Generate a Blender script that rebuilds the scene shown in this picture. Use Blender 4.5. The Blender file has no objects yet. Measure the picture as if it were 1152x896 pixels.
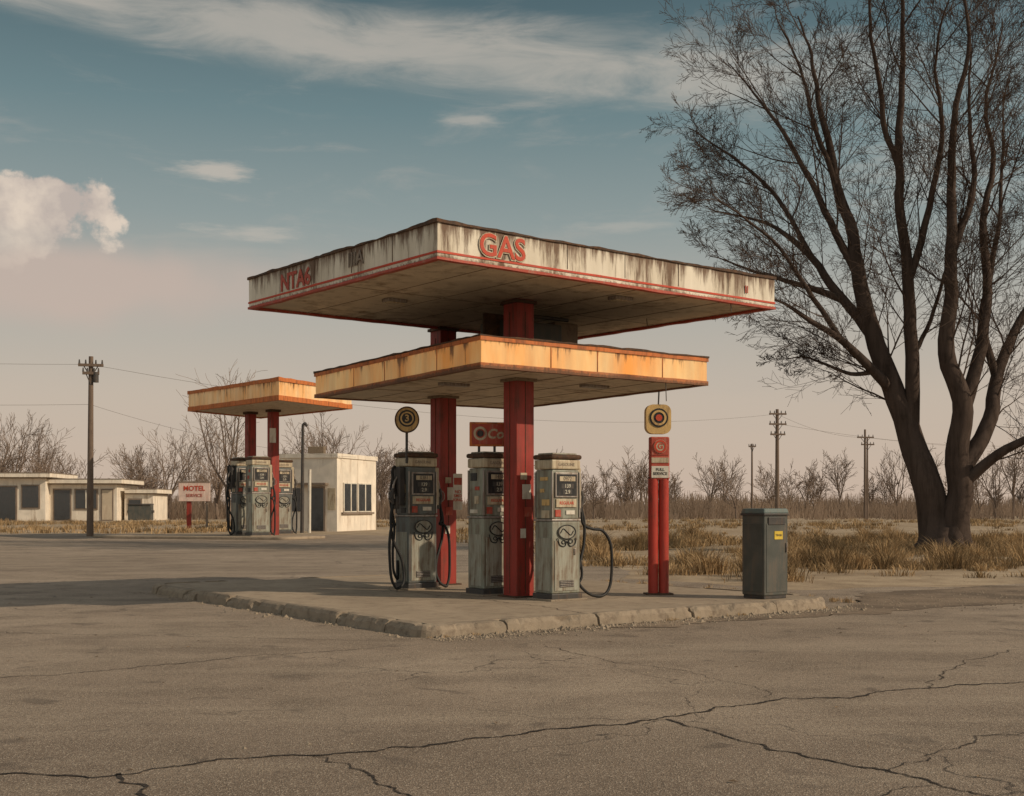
import bpy, bmesh, math, random
from mathutils import Vector, Matrix, noise, Quaternion
R = math.radians
scene = bpy.context.scene
scene.view_settings.view_transform = 'Standard'
scene.view_settings.look = 'None'
scene.view_settings.exposure = 0
COL = scene.collection
rnd = random.Random(7)

# ------------------------------------------------------------------ node helpers
class NT:
    def __init__(s, nt): s.t = nt; s.n = nt.nodes; s.l = nt.links
    def _in(s, sock, v):
        if isinstance(v, bpy.types.NodeSocket): s.l.new(v, sock)
        elif v is not None:
            if isinstance(v, (tuple, list)) and len(v) == 3 and sock.type == 'RGBA': v = (*v, 1)
            sock.default_value = v
    def math(s, op, a, b=None, c=None, clamp=False):
        n = s.n.new('ShaderNodeMath'); n.operation = op; n.use_clamp = clamp
        s._in(n.inputs[0], a)
        if b is not None: s._in(n.inputs[1], b)
        if c is not None: s._in(n.inputs[2], c)
        return n.outputs[0]
    def noise(s, vec, scale, detail=4, rough=.55, dist=0):
        n = s.n.new('ShaderNodeTexNoise')
        if vec is not None: s._in(n.inputs['Vector'], vec)
        n.inputs['Scale'].default_value = scale; n.inputs['Detail'].default_value = detail
        n.inputs['Roughness'].default_value = rough; n.inputs['Distortion'].default_value = dist
        return n.outputs['Fac']
    def map(s, v, a, b, c=0., d=1., smooth=False):
        n = s.n.new('ShaderNodeMapRange'); n.clamp = True
        if smooth: n.interpolation_type = 'SMOOTHSTEP'
        s._in(n.inputs[0], v)
        for i, x in enumerate((a, b, c, d)): s._in(n.inputs[i+1], x)
        return n.outputs[0]
    def mix(s, f, a, b, mode='MIX'):
        n = s.n.new('ShaderNodeMix'); n.data_type = 'RGBA'; n.blend_type = mode
        s._in(n.inputs[0], f); s._in(n.inputs[6], a); s._in(n.inputs[7], b)
        return n.outputs[2]
    def mapping(s, vec, scale=(1, 1, 1), rot=(0, 0, 0)):
        n = s.n.new('ShaderNodeMapping'); s._in(n.inputs['Vector'], vec)
        n.inputs['Scale'].default_value = scale; n.inputs['Rotation'].default_value = rot
        return n.outputs[0]
    def ramp(s, f, stops):
        n = s.n.new('ShaderNodeValToRGB'); cr = n.color_ramp
        while len(cr.elements) < len(stops): cr.elements.new(.5)
        for e, (p, c) in zip(cr.elements, stops): e.position = p; e.color = (*c, 1)
        s._in(n.inputs[0], f); return n.outputs[0]
    def scale(s, c, f):
        n = s.n.new('ShaderNodeVectorMath'); n.operation = 'SCALE'; s._in(n.inputs[0], c); s._in(n.inputs['Scale'], f); return n.outputs[0]
    def bump(s, h, strength=.3, dist=.02):
        n = s.n.new('ShaderNodeBump'); n.inputs['Strength'].default_value = strength
        n.inputs['Distance'].default_value = dist; s._in(n.inputs['Height'], h); return n.outputs[0]

def newmat(name):
    m = bpy.data.materials.new(name); m.use_nodes = True
    t = NT(m.node_tree); b = t.n['Principled BSDF']
    b.inputs['Specular IOR Level'].default_value = .25
    return m, t, b

def paint(name, base, dirt=(.10, .055, .03), amt=.35, sc=3., streak=True, rough=.6, var=.18, metal=0., spec=.3, bumpy=.2):
    m, t, b = newmat(name)
    tc = t.n.new('ShaderNodeTexCoord').outputs['Object']
    v = t.mapping(tc, (1, 1, .12 if streak else 1))
    n1 = t.noise(v, sc*3, 6, .68)
    n2 = t.noise(tc, sc*1.0, 4, .6)
    f = t.math('MULTIPLY_ADD', n2, .6, n1)
    f = t.map(f, 1.02-amt*.55, 1.22-amt*.35, 0, .9)
    br = t.map(n2, .3, .7, 1-var, 1+var)
    c = t.mix(f, t.scale(base, br), dirt)
    t._in(b.inputs['Base Color'], c)
    t._in(b.inputs['Roughness'], t.map(n2, .3, .7, rough-.12, min(1, rough+.15)))
    b.inputs['Metallic'].default_value = metal
    b.inputs['Specular IOR Level'].default_value = spec
    if bumpy: 
        n3 = t.noise(tc, sc*16, 2, .6)
        t._in(b.inputs['Normal'], t.bump(n3, bumpy, .008))
    return m

def plain(name, base, base2, sc):
    m, t, b = newmat(name)
    g = t.n.new('ShaderNodeNewGeometry').outputs['Position']
    t._in(b.inputs['Base Color'], t.mix(t.map(t.noise(g, sc, 1), .35, .65), base, base2)); b.inputs['Roughness'].default_value = 1
    b.inputs['Specular IOR Level'].default_value = .0
    return m

def fascia_mat(name, base, base2, z0, z1, amt, glow=0.):
    m, t, b = newmat(name)
    g = t.n.new('ShaderNodeNewGeometry').outputs['Position']
    sep = t.n.new('ShaderNodeSeparateXYZ'); t.l.new(g, sep.inputs[0])
    h = t.map(sep.outputs[2], z0, z1)
    v = t.mapping(g, (1, 1, .10))
    st = t.noise(v, 9, 8, .72)
    big = t.noise(t.mapping(g, (1, 1, .3)), 1.3, 5, .6)
    fine = t.noise(g, 22, 6, .7)
    top = t.math('POWER', h, 2.2)
    s = t.math('ADD', st, t.math('MULTIPLY', big, .55))
    s = t.math('ADD', s, t.math('MULTIPLY', top, .20))
    f1 = t.map(s, 1.02-amt*.4, 1.12-amt*.3, 0, .92)
    bot = t.math('POWER', t.math('SUBTRACT', 1., h), 6.)
    s2 = t.math('ADD', t.math('MULTIPLY', fine, .8), t.math('MULTIPLY', bot, .45))
    s2 = t.math('ADD', s2, t.math('MULTIPLY', big, .3))
    f2 = t.map(s2, .78, .98, 0, .85)
    b0 = t.mix(t.map(big, .35, .65), base, base2)
    b0 = t.mix(t.map(t.noise(v, 3.2, 6, .6), .42, .72, 0, .40), b0, (.30, .235, .16))
    rust = t.mix(fine, (.06, .032, .018), (.16, .075, .035))
    c = t.mix(f1, b0, rust)
    c = t.mix(f2, c, rust)
    t._in(b.inputs['Base Color'], c)
    b.inputs['Roughness'].default_value = .6
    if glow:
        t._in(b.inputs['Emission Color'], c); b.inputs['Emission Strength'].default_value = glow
    t._in(b.inputs['Normal'], t.bump(fine, .25, .01))
    return m

# ------------------------------------------------------------------ mesh helpers
def empty(name, loc=(0, 0, 0), rz=0, sc=1.):
    e = bpy.data.objects.new(name, None); e.location = loc; e.rotation_euler = (0, 0, rz); e.scale = (sc,)*3
    e.empty_display_size = .2
    COL.objects.link(e); return e

def mesh(name, V, F, mat, parent=None, smooth=False):
    me = bpy.data.meshes.new(name); me.from_pydata([tuple(v) for v in V], [], F); me.update()
    if smooth: me.polygons.foreach_set('use_smooth', [True]*len(me.polygons))
    o = bpy.data.objects.new(name, me); COL.objects.link(o)
    if mat: me.materials.append(mat)
    if parent: o.parent = parent
    return o

def from_bm(name, bm, mat, parent=None, smooth=False):
    me = bpy.data.meshes.new(name); bm.to_mesh(me); bm.free()
    if smooth: me.polygons.foreach_set('use_smooth', [True]*len(me.polygons))
    o = bpy.data.objects.new(name, me); COL.objects.link(o)
    if mat: me.materials.append(mat)
    if parent: o.parent = parent
    return o

def box(name, c, s, mat, parent=None, bev=.006, rz=0, taper=1.):
    bm = bmesh.new(); bmesh.ops.create_cube(bm, size=1)
    for v in bm.verts:
        k = taper if v.co.z > 0 else 1
        v.co = Vector((v.co.x*s[0]*k, v.co.y*s[1]*k, v.co.z*s[2]))
    if bev > 0:
        bmesh.ops.bevel(bm, geom=list(bm.edges), offset=min(bev, min(s)*.4), segments=2, profile=.5, affect='EDGES')
    o = from_bm(name, bm, mat, parent); o.location = c; o.rotation_euler = (0, 0, rz); return o

def prism(name, poly, z0, z1, mat, parent=None, bev=0):
    bm = bmesh.new()
    vs = [bm.verts.new((p[0], p[1], z0)) for p in poly]
    f = bm.faces.new(vs)
    r = bmesh.ops.extrude_face_region(bm, geom=[f])
    for v in [g for g in r['geom'] if isinstance(g, bmesh.types.BMVert)]: v.co.z = z1
    bmesh.ops.recalc_face_normals(bm, faces=bm.faces)
    if bev: bmesh.ops.bevel(bm, geom=list(bm.edges), offset=bev, segments=2, profile=.5, affect='EDGES')
    return from_bm(name, bm, mat, parent)

def tube(V, F, pts, rad, sides, cap=False):
    b0 = len(V); n = len(pts)
    up = Vector((0.13, 0.21, 1)).normalized(); prev = None
    for i, p in enumerate(pts):
        d = (pts[min(i+1, n-1)] - pts[max(i-1, 0)])
        if d.length < 1e-9: d = Vector((0, 0, 1))
        d.normalize()
        if prev is None:
            a = d.cross(up)
            if a.length < .05: a = d.cross(Vector((1, 0, 0)))
        else: a = prev - d*prev.dot(d)
        a.normalize(); prev = a; b = d.cross(a)
        for k in range(sides):
            t = 2*math.pi*k/sides
            V.append(p + (a*math.cos(t) + b*math.sin(t))*rad[i])
    for i in range(n-1):
        for k in range(sides):
            k2 = (k+1) % sides
            F.append((b0+i*sides+k, b0+i*sides+k2, b0+(i+1)*sides+k2, b0+(i+1)*sides+k))
    if cap:
        F.append(tuple(b0+k for k in range(sides))[::-1]); F.append(tuple(b0+(n-1)*sides+k for k in range(sides)))

def smooth_path(P, per=8):
    P = [Vector(p) for p in P]; out = []
    for i in range(len(P)-1):
        p0 = P[max(i-1, 0)]; p1 = P[i]; p2 = P[i+1]; p3 = P[min(i+2, len(P)-1)]
        for k in range(per):
            t = k/per
            out.append(.5*((2*p1)+(p2-p0)*t+(2*p0-5*p1+4*p2-p3)*t*t+(3*p1-p0-3*p2+p3)*t**3))
    out.append(P[-1]); return out

def hose(name, P, r, mat, parent=None, sides=10, per=8):
    pts = smooth_path(P, per); V = []; F = []
    tube(V, F, pts, [r]*len(pts), sides, True)
    return mesh(name, V, F, mat, parent, True)

def rod(name, p0, p1, r0, mat, parent=None, r1=None, sides=20):
    V = []; F = []; p0 = Vector(p0); p1 = Vector(p1)
    tube(V, F, [p0, p1], [r0, r0 if r1 is None else r1], sides, True)
    return mesh(name, V, F, mat, parent)

def disc(name, c, r, depth, mat, parent, axis='Y', sides=40, inner=0, sx=1.):
    V = []; F = []
    for yy in (-depth/2, depth/2):
        for rr in ((r, inner) if inner else (r,)):
            for k in range(sides):
                t = 2*math.pi*k/sides
                V.append((c[0]+math.cos(t)*rr*sx, c[1]+yy, c[2]+math.sin(t)*rr))
    if inner:
        for k in range(sides):
            j = (k+1) % sides
            F += [(k, j, sides+j, sides+k), (2*sides+k, 3*sides+k, 3*sides+j, 2*sides+j),
                  (k, 2*sides+k, 2*sides+j, j), (sides+k, sides+j, 3*sides+j, 3*sides+k)]
    else:
        F += [tuple(range(sides)), tuple(range(2*sides-1, sides-1, -1))]
        for k in range(sides):
            j = (k+1) % sides; F.append((k, sides+k, sides+j, j))
    return mesh(name, V, F, mat, parent)

def text(name, s, size, loc, rz, mat, parent, ext=.003, off=.0, rx=90, shear=0, sx=1.):
    cu = bpy.data.curves.new(name, 'FONT'); cu.body = s; cu.size = size; cu.extrude = ext; cu.offset = off
    cu.align_x = 'CENTER'; cu.align_y = 'CENTER'; cu.shear = shear; cu.resolution_u = 4
    o = bpy.data.objects.new(name, cu); COL.objects.link(o); cu.materials.append(mat)
    o.location = loc; o.rotation_euler = (R(rx), 0, rz); o.scale = (sx, 1, 1); o.parent = parent
    return o

def offset_quad(Q, d):
    n = len(Q); out = []
    for i in range(n):
        p0 = Vector(Q[i-1]); p1 = Vector(Q[i]); p2 = Vector(Q[(i+1) % n])
        e1 = (p1-p0).normalized(); e2 = (p2-p1).normalized()
        n1 = Vector((e1.y, -e1.x)); n2 = Vector((e2.y, -e2.x))
        k = 1/(1+n1.dot(n2)); out.append(p1+(n1+n2)*k*d)
    return out

def ring(name, Q, out, inn, z0, z1, mat, parent, jit=0., jtop=0., step=.25, seed=0):
    A = offset_quad(Q, out); B = offset_quad(Q, inn); n = len(Q)
    O = []; I = []
    for i in range(n):
        a0, a1 = A[i], A[(i+1) % n]; b0, b1 = B[i], B[(i+1) % n]
        N = max(1, int((a1-a0).length/step))
        for k in range(N):
            t = k/N; O.append(a0.lerp(a1, t)); I.append(b0.lerp(b1, t))
    m = len(O); V = []; F = []
    for lay, L in ((0, O), (1, O), (2, I), (3, I)):
        for k, p in enumerate(L):
            q = Vector((p.x*1.3, p.y*1.3, seed))
            w = noise.noise(q*1.7)
            z = (z0, z1, z1, z0)[lay]
            if lay in (1, 2): z += jtop*w + jtop*.6*noise.noise(q*5)
            else: z += jit*noise.noise(q*2+Vector((9, 2, 1)))
            x, y = p.x, p.y
            if lay in (0, 1): x += jit*.6*noise.noise(q+Vector((3, lay*4, 0))); y += jit*.6*noise.noise(q+Vector((7, 5, lay*3)))
            V.append((x, y, z))
    for k in range(m):
        j = (k+1) % m
        for a, b in ((0, 1), (1, 2), (2, 3), (3, 0)):
            F.append((a*m+k, a*m+j, b*m+j, b*m+k))
    o = mesh(name, V, F, mat, parent)
    bm = bmesh.new(); bm.from_mesh(o.data); bmesh.ops.recalc_face_normals(bm, faces=bm.faces); bm.to_mesh(o.data); bm.free()
    return o

# ------------------------------------------------------------------ materials
M = {}
M['red'] = paint('red_paint', (.30, .034, .022), (.08, .032, .02), .52, 3, rough=.5)
M['redpost'] = paint('red_post_paint', (.38, .040, .025), (.10, .035, .02), .38, 4, rough=.45)
M['redtxt'] = paint('red_letter_paint', (.48, .060, .028), (.20, .07, .04), .30, 6, rough=.6)
M['redfade'] = paint('faded_red_letter', (.38, .065, .040), (.34, .20, .14), .36, 7, rough=.6)
M['orange'] = paint('orange_trim', (.55, .16, .040), (.12, .05, .025), .50, 4)
M['rust'] = paint('rusty_metal', (.065, .038, .024), (.15, .075, .038), .5, 6, streak=False, rough=.8)
M['soffit'] = paint('soffit_paint', (.58, .49, .37), (.18, .12, .07), .44, 1.4, streak=False, rough=.7)
M['soffit2'] = paint('soffit_panel_seam', (.20, .15, .10), (.08, .05, .03), .4, 3, streak=False)
M['pumpgrey'] = paint('pump_paint_sage', (.27, .28, .225), (.11, .065, .035), .62, 4, rough=.5)
M['pumpgrey2'] = paint('pump_door_paint', (.33, .33, .27), (.13, .075, .04), .62, 5, rough=.5)
M['pumpblue'] = paint('pump_paint_dark', (.13, .14, .13), (.08, .045, .03), .52, 4, rough=.5)
M['cream'] = paint('cream_panel', (.50, .42, .29), (.18, .10, .055), .52, 5, rough=.5)
M['white'] = paint('white_paint', (.62, .57, .48), (.22, .14, .09), .42, 2, rough=.7)
M['black'] = paint('black_plastic', (.02, .02, .02), (.08, .06, .05), .3, 6, rough=.4)
M['dark'] = paint('dark_metal', (.055, .050, .046), (.11, .07, .045), .4, 5, rough=.5)
M['chrome'] = paint('worn_metal_trim', (.33, .30, .27), (.13, .08, .05), .55, 6, rough=.4, metal=.4)
M['rubber'] = paint('hose_rubber', (.018, .017, .016), (.06, .05, .04), .3, 5, rough=.6)
M['yellow'] = paint('yellow_sign_face', (.58, .38, .15), (.16, .09, .05), .42, 6, rough=.5)
M['yellowlab'] = paint('yellow_label', (.60, .42, .05), (.2, .15, .1), .2, 8)
M['bin'] = paint('bin_paint', (.075, .078, .068), (.13, .10, .075), .46, 3, rough=.5)
M['binlid'] = paint('bin_lid_paint', (.11, .14, .13), (.12, .095, .07), .35, 3, rough=.5)
M['wood'] = paint('weathered_wood', (.15, .105, .075), (.07, .045, .035), .4, 3)
M['leaf'] = plain('dead_leaf', (.16, .11, .07), (.24, .17, .11), 3)
M['bark'] = paint('bark', (.080, .058, .047), (.033, .024, .019), .52, 1.5, rough=.95, bumpy=.9, spec=.05)
M['twigs'] = plain('twig_bark', (.090, .064, .050), (.060, .044, .035), .3)
M['twig_hazed'] = plain('distant_hazed_bark', (.23, .17, .13), (.165, .125, .10), .12)  # bark lightened: distance haze is put into the colour
M['brush_hazed'] = plain('distant_brush', (.29, .21, .15), (.19, .14, .105), .05)  # brush paler than it is, aerial haze painted into its colour
M['glass'] = paint('dark_window', (.03, .035, .038), (.06, .05, .04), .2, 2, rough=.15, spec=.6, bumpy=0)
M['roof'] = paint('roof_edge', (.22, .17, .13), (.10, .065, .04), .4, 2)
M['digits'] = paint('digit_paint', (.6, .56, .45), (.3, .2, .1), .2, 10, bumpy=0)
M['wallw'] = paint('building_stucco', (.72, .64, .53), (.30, .21, .14), .36, .8, rough=.85)
M['walltan'] = paint('tan_wall', (.50, .41, .30), (.26, .18, .13), .3, .6, rough=.85)
M['wire'] = plain('wire', (.14, .12, .105), (.14, .12, .105), 1)
M['pinksign'] = paint('sign_board_faded', (.66, .50, .42), (.42, .16, .11), .35, 2.5)

def concrete(name, base, dark, sc=1.):
    m, t, b = newmat(name)
    g = t.n.new('ShaderNodeNewGeometry').outputs['Position']
    big = t.noise(g, .7*sc, 4, .6); mid = t.noise(g, 5*sc, 5, .7); fine = t.noise(g, 60*sc, 2, .7)
    c = t.mix(t.map(big, .35, .68), base, tuple(x*.74 for x in base))
    c = t.mix(t.map(mid, .48, .72, 0, .75), c, dark)
    c = t.mix(t.map(fine, .55, .75, 0, .5), c, tuple(x*.5 for x in base))
    t._in(b.inputs['Base Color'], c); b.inputs['Roughness'].default_value = .9
    t._in(b.inputs['Normal'], t.bump(fine, .5, .012))
    return m
M['conc'] = concrete('island_concrete', (.38, .30, .215), (.19, .14, .10))
M['kerb'] = concrete('kerb_concrete', (.32, .255, .185), (.12, .088, .063), 1.6)

def asphalt():
    m, t, b = newmat('old_asphalt')
    g = t.n.new('ShaderNodeNewGeometry').outputs['Position']
    sp = t.n.new('ShaderNodeSeparateXYZ'); t.l.new(g, sp.inputs[0])
    big = t.noise(g, .16, 3, .6); mid = t.noise(g, .9, 6, .68)
    streak = t.noise(t.mapping(g, (.25, 1.3, 1), (0, 0, R(-12))), .8, 4, .65)
    fine = t.noise(g, 30, 3, .78); gr = t.noise(g, 120, 0, .6)
    c = t.mix(t.map(big, .38, .62), (.225, .170, .122), (.345, .268, .198))
    # lens vignette painted into the colour: pavement darkens toward the camera
    near_vignette = t.map(t.math('ADD', sp.outputs[1], t.math('MULTIPLY', mid, 4.)), 8.5, 12.5, .62, 0, True)
    c = t.mix(near_vignette, c, (.165, .123, .090))
    c = t.mix(t.map(mid, .44, .66, 0, .80), c, (.150, .113, .082))
    c = t.mix(t.map(streak, .48, .68, 0, .55), c, (.38, .305, .225))
    c = t.mix(t.map(fine, .46, .68, 0, .75), c, (.080, .060, .045))
    c = t.mix(t.map(gr, .60, .74, 0, .8), c, (.46, .385, .30))
    c = t.mix(t.map(t.noise(g, 1.9, 2, .5, .6), .63, .72, 0, .5), c, (.085, .065, .05))
    vo = t.n.new('ShaderNodeTexVoronoi'); vo.feature = 'DISTANCE_TO_EDGE'; vo.inputs['Scale'].default_value = .42
    dv = t.n.new('ShaderNodeTexNoise'); dv.inputs['Scale'].default_value = 1.6; dv.inputs['Detail'].default_value = 5
    t.l.new(g, dv.inputs['Vector'])
    sc = t.n.new('ShaderNodeVectorMath'); sc.operation = 'MULTIPLY_ADD'
    t.l.new(dv.outputs['Color'], sc.inputs[0]); sc.inputs[1].default_value = (1.1, 1.1, 0); t.l.new(g, sc.inputs[2])
    fl = t.n.new('ShaderNodeVectorMath'); fl.operation = 'MULTIPLY'; t.l.new(sc.outputs[0], fl.inputs[0]); fl.inputs[1].default_value = (1, 1, 0)
    t.l.new(fl.outputs[0], vo.inputs['Vector'])
    cr = t.map(vo.outputs['Distance'], .0, .006, 1, 0)
    cr = t.math('MULTIPLY', cr, t.map(big, .48, .56))
    c = t.mix(t.math('MULTIPLY', cr, .8), c, (.03, .024, .02))
    t._in(b.inputs['Base Color'], c)
    t._in(b.inputs['Roughness'], t.map(mid, .3, .7, .75, .95))
    t._in(b.inputs['Normal'], t.bump(t.math('MULTIPLY_ADD', fine, .6, t.math('MULTIPLY', gr, .4)), .8, .016))
    return m
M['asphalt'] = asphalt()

def dirtmat(name, a, bcol, dk):
    m, t, b = newmat(name)
    g = t.n.new('ShaderNodeNewGeometry').outputs['Position']
    big = t.noise(g, .09, 4, .65); mid = t.noise(g, .7, 5, .7); fine = t.noise(g, 14, 3, .75)
    c = t.mix(t.map(big, .38, .62), a, bcol)
    c = t.mix(t.map(mid, .42, .62, 0, .8), c, dk)
    c = t.mix(t.map(fine, .5, .75, 0, .6), c, tuple(x*.5 for x in a))
    t._in(b.inputs['Base Color'], c); b.inputs['Roughness'].default_value = 1
    t._in(b.inputs['Normal'], t.bump(fine, .6, .04))
    return m
M['field'] = dirtmat('dry_field', (.34, .255, .165), (.44, .345, .24), (.21, .15, .095))
M['dirt'] = dirtmat('dirt', (.20, .148, .103), (.26, .195, .138), (.10, .074, .053))
m, t, b = newmat('crack_filler'); b.inputs['Roughness'].default_value = 1
g = t.n.new('ShaderNodeNewGeometry').outputs['Position']
t._in(b.inputs['Base Color'], t.mix(t.map(t.noise(g, 30, 2), .4, .7), (.018, .014, .012), (.075, .058, .045)))
M['crack'] = m
m, t, b = newmat('dry_grass_blades')
at = t.n.new('ShaderNodeAttribute'); at.attribute_name = 'Col'
t.l.new(at.outputs['Color'], b.inputs['Base Color']); b.inputs['Roughness'].default_value = 1; b.inputs['Specular IOR Level'].default_value = 0
M['grass'] = m

# ------------------------------------------------------------------ ground
S = 2500
mesh('ground', [(-S, -200, 0), (S, -200, 0), (S, S*1.5, 0), (-S, S*1.5, 0)], [(0, 1, 2, 3)], M['field'])

def ragged(poly, z, step, amp, fr, seed=0):
    out = []; n = len(poly)
    for i in range(n):
        a = Vector(poly[i]); b = Vector(poly[(i+1) % n]); N = max(1, int((b-a).length/step))
        e = (b-a).normalized(); nn = Vector((e.y, -e.x))
        for k in range(N):
            p = a.lerp(b, k/N)
            w = noise.noise(Vector((p.x*fr, p.y*fr, seed)))+.5*noise.noise(Vector((p.x*fr*3, p.y*fr*3, seed+4)))+.3*noise.noise(Vector((p.x*fr*8, p.y*fr*8, seed+9)))
            p = p+nn*w*amp; out.append((p.x, p.y, z))
    return out
def sheet(name, V, mat):
    bm = bmesh.new(); f = bm.faces.new([bm.verts.new(v) for v in V])
    bmesh.ops.triangulate(bm, faces=[f]); bmesh.ops.recalc_face_normals(bm, faces=bm.faces)
    for f in bm.faces:
        if f.normal.z < 0: f.normal_flip()
    return from_bm(name, bm, mat)
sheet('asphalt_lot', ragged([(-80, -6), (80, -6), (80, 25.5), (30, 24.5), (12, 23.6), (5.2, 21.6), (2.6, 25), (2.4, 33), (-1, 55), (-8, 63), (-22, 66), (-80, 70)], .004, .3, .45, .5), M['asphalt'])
sheet('dirt_patch', ragged([(.2, 14.25), (1.8, 14.9), (3.4, 15.9), (4.9, 16.6), (6.2, 17.6), (9.0, 19.2), (13, 21.5), (9, 22.6), (6.0, 20.6), (5.3, 18.6), (4.6, 17.4), (2.2, 15.9)], .009, .12, .28, 1.3, 3), M['dirt'])

def crack(V, F, pts, w, seed):
    P = []
    rr = random.Random(seed)
    for i in range(len(pts)-1):
        a = Vector(pts[i]); b = Vector(pts[i+1]); N = max(2, int((b-a).length/.03))
        for k in range(N): P.append(a.lerp(b, k/N))
    P.append(Vector(pts[-1])); n = len(P); b0 = len(V)
    Q = []
    for i, p in enumerate(P):
        d = (P[min(i+1, n-1)]-P[max(i-1, 0)]).normalized(); nn = Vector((-d.y, d.x))
        o = .12*noise.noise(Vector((p.x*1.7, p.y*1.7, seed)))+.07*noise.noise(Vector((p.x*6, p.y*6, seed)))+.025*noise.noise(Vector((p.x*22, p.y*22, seed)))
        Q.append((p+nn*o, nn))
    for i, (q, nn) in enumerate(Q):
        ww = w*(.3+1.2*abs(noise.noise(Vector((q.x*3, q.y*3, seed+5))))+.35*rr.random())
        ww *= min(1, (n-1-i)/12+.1)
        V.append((q.x+nn.x*ww, q.y+nn.y*ww, .0085)); V.append((q.x-nn.x*ww, q.y-nn.y*ww, .0085))
    for i in range(n-1): F.append((b0+2*i, b0+2*i+1, b0+2*i+3, b0+2*i+2))
V = []; F = []
crack(V, F, [(-6, 6.3), (-2.94, 6.66), (-2.215, 6.705), (-1.637, 7.105), (-1.157, 7.232), (-.425, 7.556), (.381, 8.04), (1.097, 8.508), (1.843, 9.08), (3.395, 9.878), (4.5, 10.23), (8, 11)], .017, 1)
crack(V, F, [(1.08, 8.42), (1.534, 7.556), (1.921, 6.935), (2.43, 6.27), (2.8, 5)], .013, 2)
crack(V, F, [(-2.2, 6.72), (-1.98, 6.4), (-1.845, 6.136), (-1.5, 5.4)], .020, 3)
crack(V, F, [(-1.2, 7.2), (-.886, 6.795), (-.527, 6.136), (-.3, 5.3)], .010, 4)
crack(V, F, [(-6.5, 9.3), (-4.43, 10.38), (-3.51, 11.13), (-2.46, 12.05), (-1.3, 12.8)], .010, 5)
crack(V, F, [(.3, 12.8), (1.0, 11.6), (1.7, 10.6), (2.1, 9.6), (1.9, 9.1)], .005, 6)
crack(V, F, [(2.1, 6.75), (2.5, 7.2), (3.2, 7.9), (4.3, 8.3)], .006, 7)
crack(V, F, [(3.4, 9.9), (4.4, 11.6), (5.6, 12.8), (8.5, 14.1)], .008, 8)
crack(V, F, [(-9, 15.5), (-6, 14.2), (-3.2, 13.7), (-1.8, 13.4)], .008, 9)
crack(V, F, [(1.3, 5.9), (1.9, 6.2), (2.3, 6.5)], .006, 10)
mesh('pavement_cracks', V, F, M['crack'])

# ------------------------------------------------------------------ raised island
ISL = [(-.99, 13.6), (4.95, 17.75), (-.7, 25.0), (-6.45, 21.0)]
def rounded(poly, radii):
    out = []; n = len(poly)
    for i in range(n):
        p = Vector(poly[i]); a = (Vector(poly[i-1])-p).normalized(); b = (Vector(poly[(i+1) % n])-p).normalized(); r = radii[i]
        p0 = p+a*r; p2 = p+b*r
        for k in range(9):
            t = k/8; out.append(p0*(1-t)**2+p*2*t*(1-t)+p2*t*t)
    return out
RP = rounded(ISL, [.28, .9, .9, .7])
isl = empty('concrete_island')
inner = offset_quad([tuple(p) for p in RP], -.17)
prism('slab', inner, .0, .148, M['conc'], isl)
dense = []
n = len(RP)
for i in range(n):
    a = RP[i]; b = RP[(i+1) % n]; L = (b-a).length; N = max(1, int(round(L/.05)))
    for k in range(N): dense.append(a.lerp(b, k/N))
n = len(dense); kr = random.Random(5); V = []; F = []
dist = 0; cuts = [0]; target = 1.3
for i in range(1, n):
    dist += (dense[i]-dense[i-1]).length
    if dist > target: cuts.append(i); dist = 0; target = kr.choice([.5, 1.2, 1.6, 1.9, 1.4])
cuts.append(n)
for c in range(len(cuts)-1):
    a, b = cuts[c], cuts[c+1]; dz = kr.uniform(-.018, .014); dx = kr.uniform(-.022, .016); tl_ = kr.uniform(-.02, .02); ids = list(range(a, b+1)); m = len(ids); b0 = len(V)
    for j, i in enumerate(ids):
        p = dense[i % n]; d = (dense[(i+1) % n]-dense[(i-1) % n]).normalized(); o = Vector((d.y, -d.x))
        if j == 0: p = p+d*.012
        if j == m-1: p = p-d*.012
        q = Vector((p.x*3, p.y*3, 0)); w = noise.noise(q)+.6*noise.noise(q*4)+.4*noise.noise(q*9); chip = max(0, noise.noise(q*1.3+Vector((5, 5, 5)))-.12)*.13
        chip += max(0, noise.noise(q*4+Vector((1, 5, 5)))-.3)*.06
        endr = .018 if j in (0, m-1) else (.006 if j in (1, m-2) else 0); dd = dx+tl_*(j/m-.5)
        prof = [(.03+dd, -.02), (.005+dd+.010*w, .10+dz-chip), (-.022+dd+.010*w-chip*.8-endr*.5, .142+dz+.008*w-chip-endr), (-.06-chip*.3, .156+dz+.005*w-endr-chip*.3), (-.175, .157+dz*.5-endr), (-.19, -.02)]
        for s, z in prof: V.append((p.x+o.x*s, p.y+o.y*s, z))
    for j in range(m-1):
        for k in range(5): F.append((b0+j*6+k, b0+(j+1)*6+k, b0+(j+1)*6+k+1, b0+j*6+k+1))
    F.append(tuple(b0+k for k in range(6))); F.append(tuple(b0+(m-1)*6+k for k in range(6))[::-1])
mesh('kerb_stones', V, F, M['kerb'], isl)
V = []; F = []
crack(V, F, [(.9, 15.2), (.2, 16.6), (-1.4, 18.6), (-3.4, 21.2)], .008, 21)
crack(V, F, [(-2.4, 15.9), (-1.2, 16.6), (.3, 16.9), (2.3, 18.2)], .006, 22)
crack(V, F, [(3.1, 16.8), (2.7, 17.6), (2.0, 18.6)], .006, 23)
o = mesh('slab_cracks', V, F, M['crack'], isl); o.location.z = .143

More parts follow.
